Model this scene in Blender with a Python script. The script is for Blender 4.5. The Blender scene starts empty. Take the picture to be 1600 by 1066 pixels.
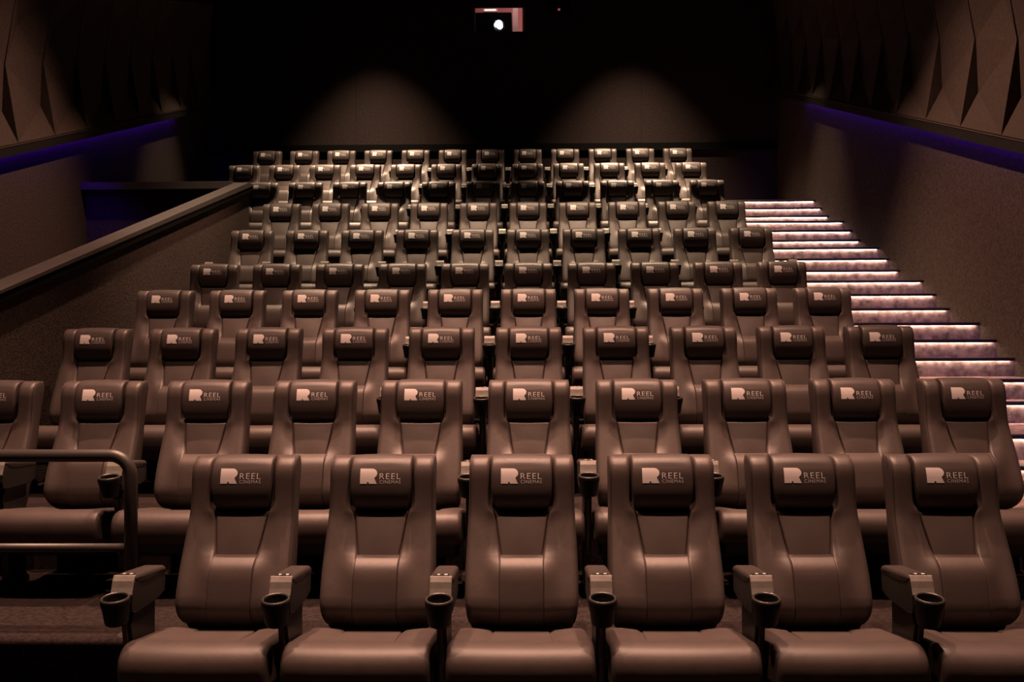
import bpy, bmesh, math, random
from mathutils import Vector, Matrix

random.seed(7)
SC = bpy.context.scene
COL = SC.collection

# ------------------------------------------------------------------ camera
EYE = 1.61
F_PX = 1444.0
cam_d = bpy.data.cameras.new('camera')
cam_d.sensor_width = 36.0
cam_d.lens = F_PX / 1600.0 * 36.0
cam_d.clip_start = 0.05
cam_d.clip_end = 100
cam = bpy.data.objects.new('camera', cam_d)
COL.objects.link(cam)
cam.location = (0, 0, EYE)
_yaw = math.atan(25.0 / F_PX)
_roll = math.radians(-0.2)
cam.rotation_euler = (Matrix.Rotation(_yaw, 3, 'Z') @ Matrix.Rotation(math.radians(90), 3, 'X')
                      @ Matrix.Rotation(_roll, 3, 'Z')).to_euler()
SC.camera = cam

# ------------------------------------------------------------------ world, exposure
w = bpy.data.worlds.new('world')
SC.world = w
w.use_nodes = True
w.node_tree.nodes['Background'].inputs[0].default_value = (0, 0, 0, 1)
w.node_tree.nodes['Background'].inputs[1].default_value = 0
SC.view_settings.view_transform = 'Standard'
SC.view_settings.look = 'None'
SC.view_settings.gamma = 1
SC.view_settings.exposure = 0.0
SC.view_settings.use_curve_mapping = False

CEIL = 8.6
# ceiling downlights: (X, depth, watts, colour, cone degrees)
WARM = (1.0, 0.68, 0.45)
PINK = (1.0, 0.535, 0.365)
# (X, depth, watts, colour, cone, blend, place in words, aim point or None for straight down)
DOWNLIGHTS = [
    (-2.60, 14.6, 3800, WARM, 66, 1.0, 'left one above the back row', None), (1.77, 14.6, 3800, WARM, 66, 1.0, 'right one above the back row', None),
    (-2.60, 13.5, 3600, WARM, 47, 0.9, 'left one above the second row from the back', None), (1.77, 13.5, 3600, WARM, 47, 0.9, 'right one above the second row from the back', None),
    (-2.4, 10.3, 2400, WARM, 55, 0.6, 'left one above the middle rows', None), (-0.4, 10.3, 2100, WARM, 55, 0.6, 'centre one above the middle rows', None), (1.7, 10.3, 2400, WARM, 55, 0.6, 'right one above the middle rows', None),
    (-2.4, 6.15, 2350, PINK, 56, 0.7, 'left one above the third row', None), (-0.4, 6.15, 2350, PINK, 56, 0.7, 'centre one above the third row', None), (1.7, 6.15, 2350, PINK, 56, 0.7, 'right one above the third row', None),
    (-2.4, 3.1, 1680, PINK, 58, 0.7, 'left one before the front row', None), (-0.4, 3.1, 1680, PINK, 58, 0.7, 'centre one before the front row', None), (1.7, 3.1, 1680, PINK, 58, 0.7, 'right one before the front row', None),
    (1.9, 13.4, 900, WARM, 27, 1.0, 'small one turned to the wall at the stair top', (4.3, 13.4, 2.7)), (-3.2, 13.9, 700, WARM, 27, 1.0, 'small one turned to the upper left wall', (-5.5, 13.9, 3.0)),
    (-0.45, 8.5, 2900, PINK, 42, 0.95, 'one turned to the right wall panels', (4.2, 8.6, 2.1)), (-0.75, 9.2, 2300, PINK, 44, 0.95, 'one turned to the left wall panels', (-5.4, 9.2, 2.2)),
]

# ------------------------------------------------------------------ materials
def new_mat(name):
    m = bpy.data.materials.new(name)
    m.use_nodes = True
    nt = m.node_tree
    return m, nt, nt.nodes['Principled BSDF']

def mat(name, col, rough=0.6, metal=0.0, noise=None, bump=None, spec=0.5, col2=None, detail=4):
    """noise = (scale, amount) mixes a second colour; bump = (scale, strength)"""
    m, nt, b = new_mat(name)
    b.inputs['Roughness'].default_value = rough
    b.inputs['Metallic'].default_value = metal
    b.inputs['Specular IOR Level'].default_value = spec
    b.inputs['Base Color'].default_value = (*col, 1)
    tc = nt.nodes.new('ShaderNodeTexCoord')
    if noise:
        n = nt.nodes.new('ShaderNodeTexNoise')
        n.inputs['Scale'].default_value = noise[0]
        n.inputs['Detail'].default_value = detail
        nt.links.new(tc.outputs['Object'], n.inputs['Vector'])
        r = nt.nodes.new('ShaderNodeValToRGB')
        c2 = col2 or tuple(c * (1 - noise[1]) for c in col)
        c1 = tuple(c * (1 + noise[1] * 0.6) for c in col)
        r.color_ramp.elements[0].position = 0.33
        r.color_ramp.elements[1].position = 0.67
        r.color_ramp.elements[0].color = (*c2, 1)
        r.color_ramp.elements[1].color = (*c1, 1)
        nt.links.new(n.outputs['Fac'], r.inputs['Fac'])
        nt.links.new(r.outputs['Color'], b.inputs['Base Color'])
    if bump:
        n2 = nt.nodes.new('ShaderNodeTexNoise')
        n2.inputs['Scale'].default_value = bump[0]
        n2.inputs['Detail'].default_value = 5
        nt.links.new(tc.outputs['Object'], n2.inputs['Vector'])
        bp = nt.nodes.new('ShaderNodeBump')
        bp.inputs['Strength'].default_value = bump[1]
        bp.inputs['Distance'].default_value = 0.004
        nt.links.new(n2.outputs['Fac'], bp.inputs['Height'])
        nt.links.new(bp.outputs['Normal'], b.inputs['Normal'])
    return m

def emit(name, col, strength):
    m, nt, b = new_mat(name)
    b.inputs['Base Color'].default_value = (*[c * 0.2 for c in col], 1)
    b.inputs['Emission Color'].default_value = (*col, 1)
    b.inputs['Emission Strength'].default_value = strength
    return m

M = {}
M['leather'] = mat('brown_leather', (0.066, 0.051, 0.047), 0.47, noise=(9, 0.10), bump=(38, 0.14), spec=0.36)
M['leather_pad'] = mat('dark_leather', (0.054, 0.042, 0.040), 0.47, noise=(9, 0.10), bump=(60, 0.08), spec=0.34)
M['arm_pad'] = mat('arm_leather', (0.036, 0.028, 0.026), 0.5, noise=(9, 0.10), bump=(60, 0.08), spec=0.34)
M['shell'] = mat('black_shell', (0.012, 0.012, 0.012), 0.5)
M['plastic'] = mat('black_plastic', (0.018, 0.017, 0.016), 0.38)
M['rim'] = mat('cup_plastic', (0.030, 0.028, 0.026), 0.35)
M['cup_dark'] = mat('cup_inside', (0.006, 0.006, 0.006), 0.6, spec=0.2)
M['tray'] = mat('tray_plastic', (0.20, 0.185, 0.17), 0.38, noise=(40, 0.12))
M['steel'] = mat('stand_steel', (0.10, 0.095, 0.09), 0.4, 0.6)
M['print'] = mat('logo_print', (0.60, 0.56, 0.56), 0.5)
M['plate_mark'] = mat('plate_mark', (0.75, 0.75, 0.75), 0.4)
M['piping'] = mat('dark_piping', (0.03, 0.027, 0.026), 0.5)
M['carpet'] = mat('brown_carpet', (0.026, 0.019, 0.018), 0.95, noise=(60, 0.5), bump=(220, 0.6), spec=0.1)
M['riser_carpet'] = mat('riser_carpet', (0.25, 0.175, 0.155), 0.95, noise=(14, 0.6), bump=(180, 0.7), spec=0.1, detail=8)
M['nosing'] = mat('black_nosing', (0.012, 0.011, 0.011), 0.6)
M['wallcloth'] = mat('wall_fabric', (0.062, 0.048, 0.041), 0.95, noise=(45, 0.35), bump=(70, 1.0), spec=0.08)
M['panel'] = mat('acoustic_panel', (0.066, 0.051, 0.045), 0.9, noise=(30, 0.15), bump=(160, 0.3), spec=0.08)
M['backwall'] = mat('back_wall_fabric', (0.030, 0.022, 0.021), 0.95, noise=(30, 0.2), spec=0.05)
M['fascia'] = mat('fascia_black', (0.011, 0.010, 0.009), 0.7, spec=0.2)
M['black'] = mat('black_matt', (0.004, 0.004, 0.004), 0.9, spec=0.05)
M['cap'] = mat('parapet_cap', (0.040, 0.032, 0.030), 0.6, noise=(6, 0.12))
M['rail'] = mat('rail_paint', (0.045, 0.040, 0.038), 0.42)
M['ceiling'] = mat('ceiling_black', (0.006, 0.006, 0.006), 0.95, spec=0.05)
M['booth'] = mat('booth_red', (0.55, 0.20, 0.20), 0.8)
M['booth_pale'] = mat('booth_pale', (0.62, 0.46, 0.46), 0.7)
M['led_purple'] = emit('led_purple', (0.13, 0.006, 1.0), 80.0)
M['led_step'] = emit('led_step', (1.0, 0.70, 0.58), 46.0)
M['lens'] = emit('lens_light', (0.93, 0.86, 1.0), 80.0)
M['red_led'] = emit('red_led', (0.8, 0.15, 0.18), 0.35)
M['tube_light'] = emit('tube_light', (1.0, 0.85, 0.7), 2.5)
M['lamp_glow'] = emit('lamp_glow', (1.0, 0.75, 0.58), 20.0)
# thin window glass
g = bpy.data.materials.new('window_glass'); g.use_nodes = True
gn = g.node_tree; gn.nodes.clear()
_o = gn.nodes.new('ShaderNodeOutputMaterial'); _t = gn.nodes.new('ShaderNodeBsdfTransparent')
_t.inputs[0].default_value = (0.92, 0.94, 0.93, 1)
_gl = gn.nodes.new('ShaderNodeBsdfGlossy'); _gl.inputs['Roughness'].default_value = 0.02
_mx = gn.nodes.new('ShaderNodeMixShader'); _mx.inputs[0].default_value = 0.05
gn.links.new(_t.outputs[0], _mx.inputs[1]); gn.links.new(_gl.outputs[0], _mx.inputs[2])
gn.links.new(_mx.outputs[0], _o.inputs[0])
M['glass'] = g

# ------------------------------------------------------------------ mesh helpers
def mesh(name, verts, faces, smooth=False, bevel=0.0):
    me = bpy.data.meshes.new(name)
    me.from_pydata([tuple(v) for v in verts], [], faces)
    bm = bmesh.new(); bm.from_mesh(me)
    bmesh.ops.remove_doubles(bm, verts=bm.verts, dist=1e-6)
    bmesh.ops.recalc_face_normals(bm, faces=bm.faces)
    if bevel > 0:
        bmesh.ops.bevel(bm, geom=list(bm.edges), offset=bevel, segments=2, profile=0.7, affect='EDGES')
    bm.to_mesh(me); bm.free()
    if smooth:
        me.polygons.foreach_set('use_smooth', [True] * len(me.polygons))
    me.update()
    return me

def join(parts):
    V, Fs = [], []
    for v, f in parts:
        o = len(V); V += list(v); Fs += [tuple(i + o for i in q) for q in f]
    return V, Fs

def box(x0, x1, y0, y1, z0, z1):
    v = [(x, y, z) for x in (x0, x1) for y in (y0, y1) for z in (z0, z1)]
    f = [(0, 1, 3, 2), (4, 6, 7, 5), (0, 4, 5, 1), (2, 3, 7, 6), (0, 2, 6, 4), (1, 5, 7, 3)]
    return v, f

def prism_x(poly, x0, x1):
    """poly in (y,z), extruded along x"""
    n = len(poly)
    v = [(x0, p[0], p[1]) for p in poly] + [(x1, p[0], p[1]) for p in poly]
    f = [tuple(range(n)), tuple(range(2 * n - 1, n - 1, -1))]
    f += [(i, (i + 1) % n, n + (i + 1) % n, n + i) for i in range(n)]
    return v, f

def tube(path, r, n=14, caps=True):
    V, Fs = [], []
    P = [Vector(p) for p in path]
    up = Vector((0, 1, 0))
    for i, p in enumerate(P):
        t = (P[min(i + 1, len(P) - 1)] - P[max(i - 1, 0)]).normalized()
        a = up if abs(t.dot(up)) < 0.95 else Vector((1, 0, 0))
        s = t.cross(a).normalized(); u2 = s.cross(t).normalized()
        for k in range(n):
            an = 2 * math.pi * k / n
            V.append(tuple(p + s * math.cos(an) * r + u2 * math.sin(an) * r))
    for i in range(len(P) - 1):
        for k in range(n):
            Fs.append((i * n + k, i * n + (k + 1) % n, (i + 1) * n + (k + 1) % n, (i + 1) * n + k))
    if caps:
        Fs.append(tuple(range(n))); Fs.append(tuple(range(len(V) - n, len(V))))
    return V, Fs

def lathe(prof, n=28, c=(0, 0, 0)):
    """prof: (r,z) closed or ending on the axis"""
    V, Fs = [], []
    for k in range(n):
        a = 2 * math.pi * k / n
        for r, z in prof:
            V.append((c[0] + r * math.cos(a), c[1] + r * math.sin(a), c[2] + z))
    m = len(prof)
    for k in range(n):
        k2 = (k + 1) % n
        for j in range(m - 1):
            Fs.append((k * m + j, k2 * m + j, k2 * m + j + 1, k * m + j + 1))
    return V, Fs

def smooth_loop(pts, sub=4):
    n = len(pts); out = []
    for i in range(n):
        p0, p1, p2, p3 = (Vector(pts[(i + k - 1) % n]) for k in range(4))
        for s in range(sub):
            t = s / sub
            out.append(0.5 * ((2 * p1) + (p2 - p0) * t + (2 * p0 - 5 * p1 + 4 * p2 - p3) * t * t
                              + (3 * p1 - p0 - 3 * p2 + p3) * t ** 3))
    return [(p.x, p.y) for p in out]

def loop_normals(pts):
    n = len(pts)
    area = sum(pts[i][0] * pts[(i + 1) % n][1] - pts[(i + 1) % n][0] * pts[i][1] for i in range(n))
    s = 1 if area > 0 else -1
    out = []
    for i in range(n):
        dx = pts[(i + 1) % n][0] - pts[i - 1][0]; dz = pts[(i + 1) % n][1] - pts[i - 1][1]
        l = math.hypot(dx, dz) or 1
        out.append((s * dz / l, -s * dx / l))
    return out

def sweep_x(prof, half, r, mid=10, rs=5, fn=None):
    """closed (y,z) profile swept across x in [-half, half] with rounded ends of radius r; fn adjusts points"""
    nrm = loop_normals(prof)
    st = []
    for k in range(rs + 1):
        a = k / rs * math.pi / 2
        st.append((-half + r * (1 - math.cos(a)) if False else -half + r - r * math.cos(a), r - r * math.sin(a)))
    for k in range(1, mid):
        st.append((-half + r + (2 * half - 2 * r) * k / mid, 0.0))
    st += [(-x, i) for x, i in st[:rs + 1][::-1]]
    V, Fs = [], []
    m = len(prof)
    for x, ins in st:
        for (y, z), (ny, nz) in zip(prof, nrm):
            p = (x, y - ny * ins, z - nz * ins)
            V.append(fn(*p) if fn else p)
    for i in range(len(st) - 1):
        for j in range(m):
            Fs.append((i * m + j, i * m + (j + 1) % m, (i + 1) * m + (j + 1) % m, (i + 1) * m + j))
    for base in (0, (len(st) - 1) * m):
        c = Vector((0, 0, 0))
        for j in range(m): c += Vector(V[base + j])
        c /= m
        V.append(tuple(c)); ci = len(V) - 1
        for j in range(m): Fs.append((base + j, base + (j + 1) % m, ci))
    return V, Fs

def slab(us, vs, front, back):
    V, Fs = [], []
    nu, nv = len(us), len(vs)
    for v in vs:
        for u in us: V.append(front(u, v))
    for v in vs:
        for u in us: V.append(back(u, v))
    o = nu * nv
    for j in range(nv - 1):
        for i in range(nu - 1):
            a = j * nu + i
            Fs.append((a, a + 1, a + nu + 1, a + nu)); Fs.append((o + a, o + a + nu, o + a + nu + 1, o + a + 1))
    rim = [i for i in range(nu)] + [j * nu + nu - 1 for j in range(1, nv)] + \
          [(nv - 1) * nu + i for i in range(nu - 2, -1, -1)] + [j * nu for j in range(nv - 2, 0, -1)]
    for k in range(len(rim)):
        a, b = rim[k], rim[(k + 1) % len(rim)]
        Fs.append((a, b, o + b, o + a))
    return V, Fs

def interp(tab, x):
    if x <= tab[0][0]: return tab[0][1]
    for (a, fa), (b, fb) in zip(tab, tab[1:]):
        if x <= b:
            t = (x - a) / (b - a); t = t
            return fa + (fb - fa) * t
    return tab[-1][1]

def sstep(a, b, x):
    t = min(1, max(0, (x - a) / (b - a)))
    return t * t * (3 - 2 * t)

def rnd(d, r):
    """how far a rounded edge of radius r has dropped at distance d from the edge"""
    if d >= r: return 0.0
    t = 1 - max(d, 0) / r
    return r * (1 - math.sqrt(max(0, 1 - t * t)))

def obj(name, me, material=None, parent=None, loc=None):
    o = bpy.data.objects.new(name, me)
    COL.objects.link(o)
    if material is not None and len(me.materials) == 0:
        me.materials.append(material)
    if parent is not None: o.parent = parent
    if loc is not None: o.location = loc
    return o

def build(name, vf, material, parent=None, smooth=False, bevel=0.0, loc=None):
    return obj(name, mesh(name, vf[0], vf[1], smooth, bevel), material, parent, loc)

def struct(o, label=None):
    o['kind'] = 'structure'
    if label: o['label'] = label
    return o

def empty(name, loc=(0, 0, 0)):
    o = bpy.data.objects.new(name, None)
    COL.objects.link(o); o.location = loc
    o.empty_display_size = 0.1
    return o

def tag(o, label, cat, group=None):
    o['label'] = label; o['category'] = cat
    if group: o['group'] = group
    return o

# ------------------------------------------------------------------ layout
P = 0.62                       # seat pitch
ROWD = [4.165] + [4.125 + 1.25 * k for k in range(1, 10)]
FLOOR = [0.0, 0.29, 0.615, 0.958, 1.285, 1.772, 2.256, 2.740, 3.224, 3.700]
WR, WL = 4.30, -5.51           # side walls
BACK = 16.0
STAIR_X = 2.82
PAR_X0, PAR_X1 = -3.63, -3.45  # parapet beside the entrance passage
PAR_D0, PAR_D1 = 4.75, 11.4
def edge(k): return 4.075 + 1.25 * (k - 1)        # front edge of platform k (index from 0), k>=1

# floor and platforms
struct(build('floor', box(WL, WR, -5.0, BACK, -0.3, 0.0), M['carpet']))
for k in range(1, 10):
    d0 = edge(k); d1 = edge(k + 1) if k < 9 else BACK
    x0 = PAR_X1 if k < 7 else WL
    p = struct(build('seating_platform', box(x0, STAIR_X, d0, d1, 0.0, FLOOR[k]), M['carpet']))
    zz = FLOOR[k]
    prof = smooth_loop([(d0 - 0.022, zz - 0.030), (d0 - 0.024, zz - 0.006), (d0 - 0.006, zz + 0.006), (d0 + 0.035, zz + 0.004),
                        (d0 + 0.035, zz - 0.02), (d0, zz - 0.04)], 3)
    build('nosing', prism_x(prof, x0 + 0.01, STAIR_X - 0.01), M['carpet'], p, smooth=True)

# stairs on the right: every step a part, with nosing and led strip
stairs = struct(empty('staircase', (STAIR_X, 0, 0)))
levels = []
for k in range(1, 10):
    n = 3 if k >= 5 else 2
    rise = (FLOOR[k] - FLOOR[k - 1]) / n
    top = ROWD[k] - 1.495
    for j in range(n - 1, -1, -1):
        levels.append((top - 0.31 * j, FLOOR[k] - rise * j, rise))
for i, (d, z, rise) in enumerate(levels):
    d1 = levels[i + 1][0] + 0.02 if i + 1 < len(levels) else BACK
    zb = max(0.0, z - rise - 0.02)
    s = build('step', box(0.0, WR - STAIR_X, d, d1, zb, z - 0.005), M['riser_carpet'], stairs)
    build('nosing', prism_x([(d - 0.026, z - 0.028), (d - 0.026, z - 0.003), (d - 0.022, z + 0.002), (d + 0.04, z + 0.002), (d + 0.04, z - 0.004), (d - 0.0005, z - 0.006),
                             (d - 0.0005, z - 0.020), (d - 0.022, z - 0.020), (d - 0.022, z - 0.028)], 0.0, WR - STAIR_X - 0.005), M['nosing'], s)
    build('led_strip', box(0.01, WR - STAIR_X - 0.04, d - 0.017, d - 0.006, z - 0.0275, z - 0.0205), M['led_step'], s)

# side walls: lower wall, recess with purple light, fascia, faceted panels
def zf_r(d): return 0.60 + 0.329 * d
def zf_l(d): return 0.43 + 0.329 * d
PITCH, PAN_H = 0.762, 1.66

def panel_mesh(sgn, name):
    """one folded acoustic panel; local y runs from the far edge (0) to the near edge (-PITCH), z sheared with the rake, h > 0 towards the room"""
    def pt(u, v, h):
        y = -u * PITCH
        return (-sgn * h, y, v + 0.329 * y)
    g0, g1 = 0.004, 0.996
    V, Fs = [], []
    for c in range(2):
        b = c * PAN_H
        V += [pt(g0, b + 0.004, 0.0), pt(g1, b + 0.004, 0.0), pt(g0, b + 0.33, -0.170), pt(g0, b + 0.83, -0.150), pt(g1, b + 0.83, -0.138),
              pt(0.62, b + 1.24, -0.172), pt(g0, b + 1.656, 0.0), pt(g1, b + 1.656, 0.0)]
        o = 8 * c
        for q in ((0, 1, 2), (1, 4, 2), (3, 2, 4), (3, 4, 5), (3, 5, 6), (5, 4, 7), (6, 5, 7)):
            Fs.append(tuple(i + o for i in q))
    n = len(V)
    V += [pt(g0, 0.004, -0.184), pt(g1, 0.004, -0.184), pt(g1, 2 * PAN_H - 0.004, -0.184), pt(g0, 2 * PAN_H - 0.004, -0.184)]
    Fs += [(n, n + 1, n + 2, n + 3), (0, n, n + 1, 1), (14, 15, n + 2, n + 3), (6, 8, 9, 7),
           (0, 2, 3, 6, 8, 10, 11, 14, n + 3, n), (1, n + 1, n + 2, 15, 12, 9, 7, 4)]
    me = mesh(name, V, Fs)
    me.materials.append(M['panel'])
    return me

def side_wall(side, sgn, X, zf, d0):
    # sgn +1: right wall (outside is +x)
    a, b = sorted((X, X + sgn * 0.3))
    wall = struct(build('wall_' + side, box(a, b, -5.0, BACK, -0.3, CEIL), M['wallcloth']))
    tr = struct(empty('trim_1' if side == 'right' else 'trim_2', (0, 0, 0)))
    def strip(name, x0, x1, z0, z1, m, e=BACK - 0.01):
        a, b = sorted((X - sgn * x0, X - sgn * x1))
        build(name, prism_x([(0.5, zf(0.5) + z0), (e, zf(e) + z0), (e, zf(e) + z1), (0.5, zf(0.5) + z1)], a, b), m, tr)
    strip('fascia', 0.172, 0.190, 0.0, 0.100, M['fascia'])
    strip('soffit', 0.001, 0.1718, 0.035, 0.060, M['fascia'])
    strip('lip', 0.001, 0.198, 0.1002, 0.112, M['panel'])
    strip('led_strip', 0.006, 0.018, 0.024, 0.0345, M['led_purple'], 14.3)
    strip('led_shield', 0.028, 0.034, 0.0, 0.0348, M['fascia'])  # unseen lip, added to keep the purple light off the seats
    me = panel_mesh(sgn, 'acoustic_panel')
    off = 10.38 if side == 'right' else 10.34
    k0 = -9 if side == 'right' else -9
    for k in range(k0, 8):
        d = off + PITCH * k
        if d > BACK - 0.02 or d - PITCH < 0.5: continue
        obj('acoustic_panel', me, None, wall, (X - sgn * 0.186, d, zf(d) + 0.116))
    return wall

side_wall('right', 1, WR, zf_r, 0.5)
side_wall('left', -1, WL, zf_l, 0.5)

# back wall with the projection window opening
WX0, WX1, WZ0, WZ1 = -0.909, -0.033, 6.97, 7.405
wb = struct(empty('wall_back', (0, BACK, 0)))
wb.location = (0, 0, 0)
LEDGE = 5.02
for x0, x1 in ((WL - 0.12, -2.97), (-2.966, WX0), (WX1, 1.97), (1.974, WR + 0.12)):
    build('wall_panel', box(x0, x1, BACK, BACK + 0.05, LEDGE, CEIL), M['backwall'], wb)
build('wall_panel', box(WX0, WX1, BACK, BACK + 0.05, LEDGE, WZ0), M['backwall'], wb)
build('wall_panel', box(WX0, WX1, BACK, BACK + 0.05, WZ1, CEIL), M['backwall'], wb)
build('lower_wall', box(WL - 0.12, WR + 0.12, BACK, BACK + 0.2, -0.3, LEDGE), M['backwall'], wb)
struct(build('trim_3', box(WL, WR, BACK - 0.045, BACK - 0.001, LEDGE - 0.13, LEDGE), M['black'], bevel=0.004))
struct(build('ceiling', box(WL - 0.3, WR + 0.3, -5.0, BACK + 0.2, CEIL, CEIL + 0.2), M['ceiling']))
struct(build('wall_front', box(WL - 0.3, WR + 0.3, -5.2, -5.0, -0.3, CEIL), M['ceiling']))

# projection booth behind the window
bo = struct(empty('projection_booth', (0, BACK + 0.2, 6.3)))
bo.location = (0, 0, 0)
build('booth_wall', box(-2.3, 1.3, 18.4, 18.5, 6.1, 8.5), M['booth'], bo)
build('booth_wall', box(-2.3, -2.2, BACK + 0.052, 18.4, 6.1, 8.5), M['booth'], bo)
build('booth_wall', box(1.2, 1.3, BACK + 0.052, 18.4, 6.1, 8.5), M['booth'], bo)
build('booth_floor', box(-2.3, 1.3, BACK + 0.052, 18.5, 6.0, 6.1), M['black'], bo)
build('booth_ceiling', box(-2.3, 1.3, BACK + 0.052, 18.5, 8.5, 8.56), M['booth_pale'], bo)
wn = struct(empty('window_1', (0, 0, 0)))
build('pane', box(WX0 + 0.004, WX1 - 0.004, BACK + 0.02, BACK + 0.026, WZ0 + 0.004, WZ1 - 0.004), M['glass'], wn)
for (a, b, c, d) in ((WX0, WX0 + 0.012, WZ0, WZ1), (WX1 - 0.045, WX1, WZ0, WZ1), (WX0, WX1, WZ0, WZ0 + 0.01), (WX0, WX1, WZ1 - 0.01, WZ1)):
    build('window_frame', box(a, b, BACK + 0.03, BACK + 0.048, c, d), M['booth_pale'] if b == WX1 and a > WX0 else M['black'], wn)
# pale column inside the booth
col_o = build('booth_column', box(-0.256, -0.165, 16.9, 17.0, 6.1, 8.5), M['booth_pale'])
tag(col_o, 'pale vertical post standing inside the projection booth beside the projector', 'post')
# projector
pj = empty('projector', (-0.62, 17.0, 6.1))
tag(pj, 'black cinema projector with glowing lens behind the booth window', 'projector')
build('body', box(-0.55, 0.345, -0.25, 0.75, 0.50, 1.475), M['black'], pj, bevel=0.02)
build('pedestal', box(-0.40, 0.25, -0.15, 0.6, 0.0, 0.50), M['black'], pj, bevel=0.01)
lensx, lensz = 0.115, 1.20
lv = lathe([(0.0, 0.0), (0.10, 0.0), (0.105, 0.012), (0.105, 0.10), (0.0, 0.10)], 28)
lb = build('lens_barrel', ([(lensx + x, -0.25 - z * 1.2, lensz + y) for x, y, z in lv[0]], lv[1]), M['shell'], pj, smooth=False)
for (ox, oz, r) in ((0.0, 0.022, 0.060), (0.018, -0.022, 0.048), (-0.040, 0.002, 0.040)):
    dv = lathe([(0.0, 0.0), (r * 0.7, 0.0), (r, 0.006), (0.0, 0.009)], 20)
    build('lens_glass', ([(lensx + ox + x, -0.372 - z, lensz + oz + y) for x, y, z in dv[0]], dv[1]), M['lens'], lb, smooth=True)
tl = empty('tube_lamp', (-0.72, 17.9, 8.03))
tag(tl, 'slim fluorescent tube lamp glowing on the booth wall behind the projector', 'lamp')
build('tube', tube([(-0.10, 0, 0), (0.12, 0, 0)], 0.009), M['tube_light'], tl, smooth=True)
build('bracket', box(-0.13, 0.15, 0.012, 0.50, -0.03, 0.03), M['booth_pale'], tl, bevel=0.004)
bl_d = bpy.data.lights.new('booth_fill', 'POINT'); bl_d.energy = 60; bl_d.color = (1, 0.75, 0.68); bl_d.shadow_soft_size = 0.08  # added point light without a fixture, brightens the booth from ahead of the tube
bl = bpy.data.objects.new('booth_fill', bl_d); COL.objects.link(bl); bl.location = (1.0, -1.25, 0.3); bl.parent = tl
# small red standby light in its dark housing right of the window
ind = empty('indicator_lamp', (0.555, BACK - 0.03, 7.33))
tag(ind, 'tiny red standby light in a black housing right of the projection window', 'indicator light')
build('housing', box(-0.2, 0.2, 0.0, 0.029, -0.05, 0.40), M['black'], ind, bevel=0.004)
build('bulb', lathe([(0, -0.022), (0.016, -0.016), (0.024, 0.0), (0.016, 0.016), (0, 0.022)], 14), M['red_led'], ind, smooth=True, loc=(0, -0.01, 0))

# parapet beside the entrance passage, and its cross wall
def zp(d): return -1.465 + 0.302 * d + EYE
pw = struct(empty('parapet_wall', (0, 0, 0)))
poly = [(PAR_D0, 0), (PAR_D1 + 0.15, 0), (PAR_D1 + 0.15, zp(PAR_D1) - 0.05), (PAR_D0, zp(PAR_D0) - 0.05)]
build('parapet_panel', prism_x(poly, PAR_X0 + 0.05, PAR_X1 - 0.045), M['wallcloth'], pw)
def cap_poly(a, b, e=0.0):
    d0 = PAR_D0 - 0.03 + e; d1 = PAR_D1 + 0.17 - e
    return [(d0, zp(d0) - a), (d1, zp(PAR_D1) - a), (d1, zp(PAR_D1) - b), (PAR_D1, zp(PAR_D1) - b), (d0, zp(d0) - b)]
build('wall_cap', prism_x(cap_poly(0.016, 0.0), PAR_X0, PAR_X1), M['cap'], pw, bevel=0.003)
build('cap_edge_shade', prism_x(cap_poly(0.075, 0.0162, 0.006), PAR_X0 + 0.006, PAR_X1 - 0.006), M['black'], pw)  # black cap side, its darkness also standing in for the shadow below the cap
cw = struct(empty('cross_wall', (0, 0, 0)))
build('cross_panel', box(WL, PAR_X0 + 0.05, PAR_D1 + 0.05, edge(7) - 0.002, 0.0, zp(PAR_D1) - 0.09), M['wallcloth'], cw)
build('wall_cap', box(WL, PAR_X0 - 0.002, PAR_D1 - 0.10, edge(7) - 0.002, zp(PAR_D1) - 0.095, zp(PAR_D1)), M['cap'], cw, bevel=0.006)

# handrail on the edge of the second platform
hr = empty('handrail', (-1.79, 4.13, FLOOR[1]))
tag(hr, 'dark brown tubular handrail with rounded corner at the left of front row', 'handrail')
zt, zl = 1.10 - FLOOR[1], 0.686 - FLOOR[1]
path = [(0, 0, 0.006), (0, 0, zt - 0.09)]
for k in range(1, 9):
    a = k / 8 * math.pi / 2
    path.append((-0.09 + 0.09 * math.cos(a), 0, zt - 0.09 + 0.09 * math.sin(a)))
path += [(-1.5, 0, zt)]
build('top_rail', tube(path, 0.0285, 18), M['rail'], hr, smooth=True)
build('lower_rail', tube([(-0.015, 0, zl), (-1.5, 0, zl)], 0.019, 16), M['rail'], hr, smooth=True)
build('post', tube([(-1.48, 0, 0.006), (-1.48, 0, zt)], 0.0285, 18), M['rail'], hr, smooth=True)
for x in (0, -1.48):
    build('foot_plate', lathe([(0, 0.0), (0.06, 0.0), (0.06, 0.006), (0.03, 0.010), (0, 0.010)], 20, (x, 0, 0.002)), M['rail'], hr)

# ------------------------------------------------------------------ the cinema chair
YREF = [(.355, -.115), (.37, -.150), (.385, -.180), (.40, -.204), (.42, -.231), (.44, -.250), (.46, -.262), (.48, -.267), (.50, -.266), (.53, -.255), (.58, -.234), (.66, -.196), (.74, -.157), (.80, -.128), (.84, -.110), (.87, -.099), (.90, -.092), (.94, -.087),
        (.98, -.084), (1.02, -.080), (1.05, -.071), (1.07, -.058), (1.085, -.038), (1.092, -.016)]
def yref(z): return interp(YREF, z)
HALF = [(.355, .202), (.375, .220), (.40, .231), (.44, .236), (.52, .242), (.62, .243), (.72, .240), (.82, .236), (.90, .233), (1.06, .233), (1.08, .2315), (1.092, .228)]
def cw_(z):
    return interp([(.355, .083), (.672, .083), (.84, .110), (.862, .116), (.885, .132), (.91, .136), (1.2, .136)], z)

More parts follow.
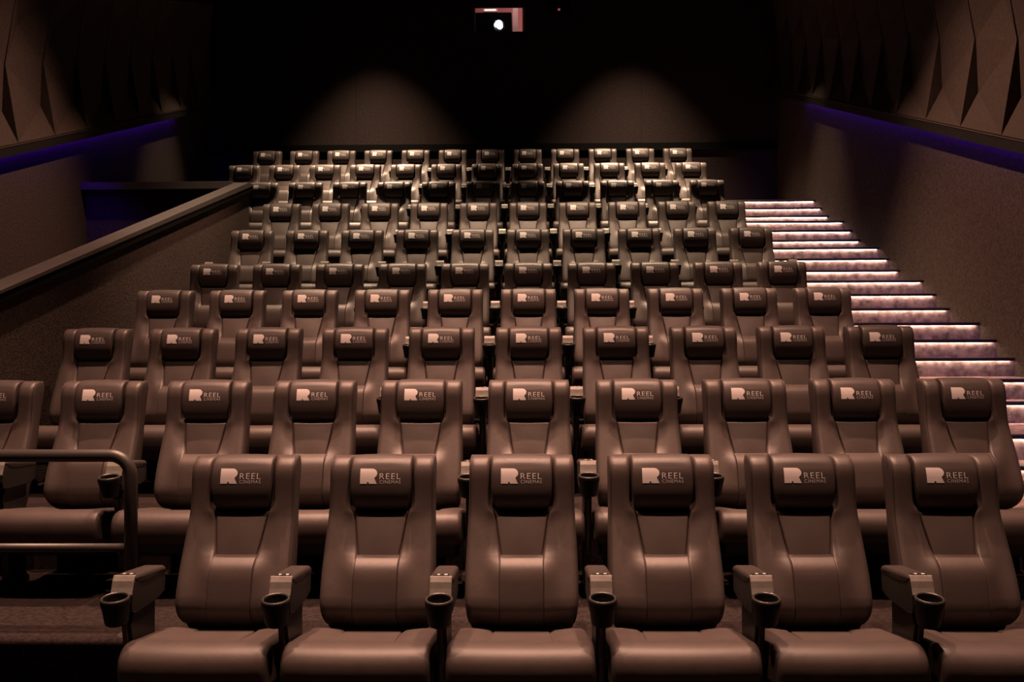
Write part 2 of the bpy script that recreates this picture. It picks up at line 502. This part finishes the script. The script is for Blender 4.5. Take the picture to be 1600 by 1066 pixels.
def swell(z, c):
    if z > c: return math.exp(-((z - c) / .05) ** 2)
    return .58 + .42 * math.exp(-((z - c) / .08) ** 2)

def back_front(u, z):
    hw = interp(HALF, z); x = u * hw; c = cw_(z)
    h = 0.0
    ax = abs(x)
    h -= 0.032 * (1 - sstep(c - 0.002, c + 0.012, ax))
    # wings stand a little proud, the bolsters dip towards the upper panel and swell beside the lumbar panel
    mid = sstep(.66, .72, z) * (1 - sstep(.80, .87, z))
    h -= 0.016 * mid * (1 - sstep(c, c + .085, ax))
    h += 0.006 * sstep(.82, .90, z) * sstep(c, c + .03, ax)
    h += 0.030 * swell(z, .630) * (1 - sstep(c, c + .10, ax))
    h -= rnd(hw - ax, 0.030)
    return (x, yref(z) - h, z)
def back_back(u, z):
    hw = interp(HALF, z); x = u * hw
    return (x, min(0.05, -0.170 + (z - .355) * 0.30 + 0.015) + rnd(hw - abs(x), 0.02) * -0.6, z)

us = sorted(set([round(s * v, 4) for s in (-1, 1) for v in (0, .15, .32, .345, .36, .375, .395, .42, .45, .475, .49, .51, .53, .55, .575, .585, .60, .62, .64, .68, .73, .78, .83, .87, .90, .93, .955, .975, .99, 1)]))
vs = [.355, .365, .375, .387, .40, .415, .43, .445, .46, .48, .50, .53, .56, .59, .61, .63, .65, .67, .69, .71, .73, .75, .77, .79, .81, .83, .845, .855, .865, .875, .89, .91, .94, .97, 1.0, 1.02, 1.04, 1.055, 1.065, 1.075, 1.082, 1.088, 1.092]
ME = {}
def part_mesh(name, vf, m, smooth=True, bevel=0.0):
    me = mesh(name, vf[0], vf[1], smooth, bevel)
    for q in (m if isinstance(m, (list, tuple)) else [m]): me.materials.append(q)
    ME[name] = me
    return me
part_mesh('backrest', slab(us, vs, back_front, back_back), M['leather'])

# headrest pad
PAD = [(-.010, 1.097), (-.040, 1.092), (-.068, 1.076), (-.088, 1.050), (-.101, 1.015), (-.108, .975), (-.109, .940), (-.104, .910), (-.094, .886), (-.078, .872), (-.055, .870),
       (-.035, .900), (-.015, .980), (.005, 1.04), (.035, 1.072), (.040, 1.088), (.018, 1.096)]
pad = smooth_loop(PAD, 4)
pad_front = sorted([(z, y) for y, z in pad[:10 * 4 - 6] if z > .89], key=lambda t: t[0])
def pad_fn(x, y, z):
    t = 1 - 0.07 * sstep(.97, .87, z)
    if z < .90: t *= 1 - 0.05 * (1 - sstep(.868, .90, z))
    crown = 0.004 * (1 - (x / .135) ** 2) * (1 if z > 1.06 else 0.4)
    return (x * t, y - (0.004 * (1 - (x / .135) ** 2) if y < -.05 else 0), z + (crown if z > 1.06 else 0))
part_mesh('headrest', sweep_x(pad, 0.1345, 0.010, 12, 4, pad_fn), M['leather_pad'])

# centre panels
def panel_pts(z0, z1, dep, bulge, rx, rt, rb, extra=None, wide=-0.001):
    def fr(u, v):
        z = z0 + (z1 - z0) * v
        hw = cw_(min(z, .861)) + wide; x = u * hw
        h = dep + bulge * (1 - u * u) * math.sin(math.pi * min(1, max(0, v)))
        if extra: h += extra(x, z)
        h -= rnd(hw - abs(x), rx) + rnd(z1 - z, rt) + rnd(z - z0, rb)
        return (x, yref(z) - h, z)
    def bk(u, v):
        z = z0 + (z1 - z0) * v
        hw = cw_(min(z, .861)) + wide
        return (u * hw, yref(z) + 0.045, z)
    uu = [-1, -.985, -.96, -.93, -.89, -.8, -.6, -.3, 0, .3, .6, .8, .89, .93, .96, .985, 1]
    vv = [0, .01, .03, .06, .1, .16, .25, .36, .48, .6, .7, .78, .84, .88, .92, .95, .975, .99, 1]
    return slab(uu, vv, fr, bk)
part_mesh('upper_panel', panel_pts(.668, .858, -0.014, .006, .008, .010, .010, None, 0.004), M['leather'])
part_mesh('lumbar_panel', panel_pts(.362, .686, 0.0, .003, .003, .030, .004,
          lambda x, z: 0.040 * swell(z, .638), 0.0095), M['leather'])
# rear shell
def sh(u, z, o):
    hw = 0.222 * (1 - 0.25 * sstep(.5, .28, z)); y = min(0.05, -0.170 + (z - .355) * 0.30 + 0.015)
    return (u * hw, y + 0.004 + o - 0.012 * u ** 4, z)
part_mesh('back_shell', slab([-1, -.95, -.8, -.4, 0, .4, .8, .95, 1], [.28, .30, .36, .5, .7, .9, 1.0, 1.04, 1.05],
          lambda u, z: sh(u, z, 0), lambda u, z: sh(u, z, 0.022)), M['shell'])
# piping along both outer edges of the back
def pipe(s):
    pts = []
    for z in vs[3:]:
        x, y, zz = back_front(s * 0.965, z)
        pts.append((x + s * 0.0005, y - 0.0005, zz))
    return tube(pts, 0.0022, 6)
part_mesh('piping_a', pipe(-1), M['piping']); part_mesh('piping_b', pipe(1), M['piping'])

# seat
def rake(y): return 0.046 * min(1.1, max(0.0, (y + .64) / .37))
SEAT = [(-.27, .440), (-.36, .444), (-.48, .448), (-.58, .452), (-.645, .452), (-.690, .440), (-.718, .412), (-.728, .375), (-.724, .335), (-.710, .300), (-.670, .284), (-.55, .280), (-.40, .282), (-.29, .300), (-.255, .36), (-.255, .41)]
seat = smooth_loop(SEAT, 3)
def seat_fn(x, y, z):
    ax = abs(x)
    if z > .40 and -.60 < y:
        z -= 0.016 * (1 - sstep(.118, .150, ax)) * sstep(-.60, -.50, y)
    if z > .42: z += 0.006 * sstep(.15, .22, ax) * (1 - sstep(.25, .28, ax)) * sstep(-.62, -.45, y)
    t = 1 - 0.035 * sstep(-.45, -.26, y)
    z -= rake(y)
    return (x * t, y + 0.014 * (ax / .28) ** 2 if y < -.6 else y, z)
part_mesh('seat_cushion', sweep_x(seat, 0.283, 0.022, 22, 4, seat_fn), M['leather'])
def sp_f(u, v):
    y = -.29 - .30 * v; hw = .118 + .012 * v
    z = .441 + (.0045 if True else 0) - 0.001 + .008 * v - rnd(hw - abs(u * hw), .006)
    z -= 0.009 * (1 - sstep(.75, 1.0, v)) - 0.0
    z -= 0.010 * sstep(.86, 1.0, v) + rake(y)
    return (u * hw, y, z)
part_mesh('seat_panel', slab([-1, -.97, -.93, -.7, 0, .7, .93, .97, 1], [k / 10 for k in range(11)], sp_f, lambda u, v: (u * (.118 + .012 * v), -.29 - .30 * v, .375)), M['leather'])
part_mesh('seat_base', prism_x([(-.26, .30), (-.66, .285), (-.62, .22), (-.45, .17), (-.28, .20)], -.245, .245), M['shell'], False, 0.008)

# armrest, local to the middle of the arm
ARM = [(-.280, .634), (-.272, .645), (-.275, .658), (-.292, .668), (-.34, .674), (-.42, .682), (-.50, .690), (-.553, .694), (-.568, .692), (-.574, .684), (-.572, .672), (-.55, .655), (-.50, .642), (-.42, .635), (-.34, .632)]
part_mesh('armrest', sweep_x(smooth_loop(ARM, 3), 0.047, 0.016, 4, 4), M['arm_pad'])
ARMB = [(-.285, .560), (-.276, .600), (-.278, .650), (-.34, .652), (-.50, .662), (-.565, .675), (-.580, .672), (-.592, .650), (-.600, .625), (-.602, .585), (-.592, .555), (-.55, .545), (-.45, .543), (-.35, .546)]
part_mesh('arm_body', sweep_x(ARMB, 0.0435, 0.006, 3, 2), M['plastic'], False)
# tray: the sloping plastic plate between arm and cup ring
TR = [(-.566, .6945), (-.576, .6935), (-.588, .676), (-.596, .652), (-.602, .637), (-.606, .628), (-.602, .618), (-.596, .628), (-.588, .650), (-.578, .672)]
part_mesh('tray', sweep_x(TR, 0.043, 0.004, 4, 2), M['tray'], False)
CY = -.655; CZ = .630
cv = lathe([(0.0, -.085), (.036, -.085), (.0435, -.010), (.0445, -.002), (.0475, .003), (.0515, .002), (.0540, -.004), (.0545, -.020), (.0500, -.040), (.0430, -.098), (.040, -.103), (0.0, -.103)], 32)
ta = math.radians(8)
part_mesh('cup_holder', ([(x, CY + y * math.cos(ta) - z * math.sin(ta), CZ + y * math.sin(ta) + z * math.cos(ta) ) for x, y, z in cv[0]], cv[1]), [M['rim'], M['cup_dark']])
for p in ME['cup_holder'].polygons:
    c = p.center
    if math.hypot(c.x, c.y - CY) < .0445 and c.z > CZ - .090 + (c.y - CY) * math.sin(ta): p.material_index = 1
    if c.z < CZ - .010 + (c.y - CY) * math.sin(ta): p.material_index = 1
# number plate with two small pale marks
pv = [box(-.030, .030, -.561, -.540, .6905, .6965)]
me = mesh('number_plate', *pv[0], bevel=0.001)
bm = bmesh.new(); bm.from_mesh(me)
for (a, b) in ((-.016, -.006), (.012, .024)):
    v = [bm.verts.new(p) for p in ((a, -.557, .6968), (b, -.557, .6968), (b, -.545, .6968), (a, -.545, .6968))]
    f = bm.faces.new(v); f.material_index = 1
bm.to_mesh(me); bm.free()
me.materials.append(M['plastic']); me.materials.append(M['plate_mark'])
ME['number_plate'] = me
# stand under the arm
ST = [(-.30, .0), (-.30, .03), (-.335, .06), (-.33, .56), (-.52, .56), (-.56, .50), (-.52, .30), (-.50, .06), (-.56, .03), (-.56, .0)]
part_mesh('stand', prism_x(ST, -.020, .020), M['plastic'], False, 0.004)
part_mesh('bracket', prism_x([(-.563, .515), (-.578, .500), (-.545, .30), (-.535, .20), (-.515, .20), (-.523, .30)], -.0065, .0065), M['steel'], False)
part_mesh('hinge_bolt', prism_x([(-.50, .33), (-.50, .36), (-.53, .36), (-.53, .33)], .018, .034), M['steel'], False, 0.003)

# logo: emblem and lettering, lying on the curved front of the pad
def on_pad(x, z, off=0.0016):
    return (x, interp(pad_front, z) - 0.004 * (1 - (x / .135) ** 2) - off, z)
def logo_mesh(name, bm):
    """bm holds flat faces in (x, 0, z)"""
    zs = [v.co.z for v in bm.verts]; z0, z1 = min(zs), max(zs)
    z = z0 + 0.006
    while z < z1:
        bmesh.ops.bisect_plane(bm, geom=bm.verts[:] + bm.edges[:] + bm.faces[:], plane_co=(0, 0, z), plane_no=(0, 0, 1))
        z += 0.006
    bmesh.ops.triangulate(bm, faces=bm.faces[:])
    for v in bm.verts: v.co = on_pad(v.co.x, v.co.z)
    for f in bm.faces:
        f.normal_update()
        if f.normal.y > 0: f.normal_flip()
    me = bpy.data.meshes.new(name); bm.to_mesh(me); bm.free()
    me.materials.append(M['print']); ME[name] = me
em = [(0, 0), (.39, 0), (.46, .17), (.54, 0), (.99, 0), (.835, .38)]
for k in range(11):
    a = math.radians(-48 + 138 * k / 10)
    em.append((.69 + .31 * math.cos(a), .69 + .31 * math.sin(a)))
em.append((0, 1))
bm = bmesh.new()
EX, EZ, EW, EH = -.0905, .984, .0755, .0645
bm.faces.new([bm.verts.new((EX + p[0] * EW, 0, EZ + p[1] * EH)) for p in em])
logo_mesh('logo_emblem', bm)
def text_bm(txt, x0, x1, z0, z1, bm, gap=1.1, thin=-0.012):
    cu = bpy.data.curves.new('txt', 'FONT'); cu.body = txt; cu.size = 1; cu.space_character = gap; cu.resolution_u = 3
    cu.offset = thin
    to = bpy.data.objects.new('txt', cu); COL.objects.link(to)
    dg = bpy.context.evaluated_depsgraph_get()
    me = bpy.data.meshes.new_from_object(to.evaluated_get(dg))
    xs = [v.co.x for v in me.vertices]; ys = [v.co.y for v in me.vertices]
    a, b, c, d = min(xs), max(xs), min(ys), max(ys)
    for v in me.vertices:
        v.co = (x0 + (v.co.x - a) / (b - a) * (x1 - x0), 0, z0 + (v.co.y - c) / (d - c) * (z1 - z0))
    bm.from_mesh(me)
    bpy.data.objects.remove(to); bpy.data.curves.remove(cu); bpy.data.meshes.remove(me)
bm = bmesh.new()
text_bm('REEL', -.004, .0880, 1.0045, 1.0285, bm, 1.12)
text_bm('CINEMAS', -.004, .0885, .9855, 1.0000, bm, 1.15)
logo_mesh('logo_lettering', bm)

def make_chair():
    t = empty('cinema_chair')
    obj('backrest', ME['backrest'], None, t)
    h = obj('headrest', ME['headrest'], None, t)
    obj('logo_emblem', ME['logo_emblem'], None, h); obj('logo_lettering', ME['logo_lettering'], None, h)
    obj('upper_panel', ME['upper_panel'], None, t); obj('lumbar_panel', ME['lumbar_panel'], None, t)
    obj('back_shell', ME['back_shell'], None, t)
    obj('piping', ME['piping_a'], None, t); obj('piping', ME['piping_b'], None, t)
    s = obj('seat_cushion', ME['seat_cushion'], None, t)
    obj('seat_panel', ME['seat_panel'], None, s)
    obj('seat_base', ME['seat_base'], None, t)
    return t
def add_arm(t, x):
    a = obj('armrest', ME['armrest'], None, t, (x, 0, 0))
    for n in ('arm_body', 'tray', 'cup_holder', 'number_plate'): obj(n, ME[n], None, a)
    s = obj('stand', ME['stand'], None, t, (x, 0, 0))
    obj('bracket', ME['bracket'], None, s)
    obj('hinge_bolt', ME['hinge_bolt'], None, s)

proto = make_chair()
add_arm(proto, -P / 2)
def copy_tree(o, parent=None):
    c = o.copy(); COL.objects.link(c); c.parent = parent
    for ch in list(o.children): copy_tree(ch, c)
    return c

NUM = ['first', 'second', 'third', 'fourth', 'fifth', 'sixth', 'seventh', 'eighth', 'ninth', 'tenth', 'eleventh', 'twelfth']
ROWN = ['the front row', 'second row from the front', 'third row from the front', 'fourth row from the front', 'fifth row from the front',
        'sixth row from the front', 'fourth row from the back', 'third row from the back', 'second row from the back', 'the back row']
COUNT = [6] + [10] * 6 + [11, 12, 12]
first = True
for k in range(10):
    n = COUNT[k]
    xr = 2.485 if k else 1.830
    for j in range(n):
        X = xr - P * (n - 1 - j)
        c = proto if first else copy_tree(proto)
        first = False
        c.location = (X, ROWD[k], FLOOR[k])
        c.rotation_euler = (math.radians(random.uniform(-.35, .35)), 0, math.radians(random.uniform(-.7, .7)))
        pos = 'leftmost' if j == 0 else ('rightmost' if j == n - 1 else NUM[j] + ' from the left')
        rn = ROWN[k]
        tag(c, 'brown leather cinema chair, %s in %s' % (pos, rn), 'chair', 'cinema chairs in ' + rn)
for o in list(COL.objects):
    if o.name.startswith('cinema_chair') and 'rightmost' in o['label']:
        add_arm(o, P / 2)

# ------------------------------------------------------------------ ceiling downlights
dl_ring = mesh('trim_ring', *lathe([(.075, .0), (.075, -.008), (.11, -.010), (.115, 0.0)], 24))
dl_ring.materials.append(M['fascia'])
for (x, d, wts, colr, cone, blend, where, aim) in DOWNLIGHTS:
    t = empty('ceiling_downlight', (x, d, CEIL))
    tag(t, 'recessed round ceiling downlight, ' + where, 'downlight', 'ceiling downlights')
    obj('trim_ring', dl_ring, None, t)
    ld = bpy.data.lights.new('downlight_lamp', 'SPOT')
    ld.energy = wts; ld.color = colr; ld.spot_size = math.radians(cone); ld.spot_blend = blend; ld.shadow_soft_size = 0.06
    lo = bpy.data.objects.new('downlight_lamp', ld); COL.objects.link(lo)
    lo.location = (0, 0, -0.02); lo.parent = t
    if aim: lo.rotation_euler = (Vector(aim) - Vector((x, d, CEIL))).to_track_quat('-Z', 'Y').to_euler()
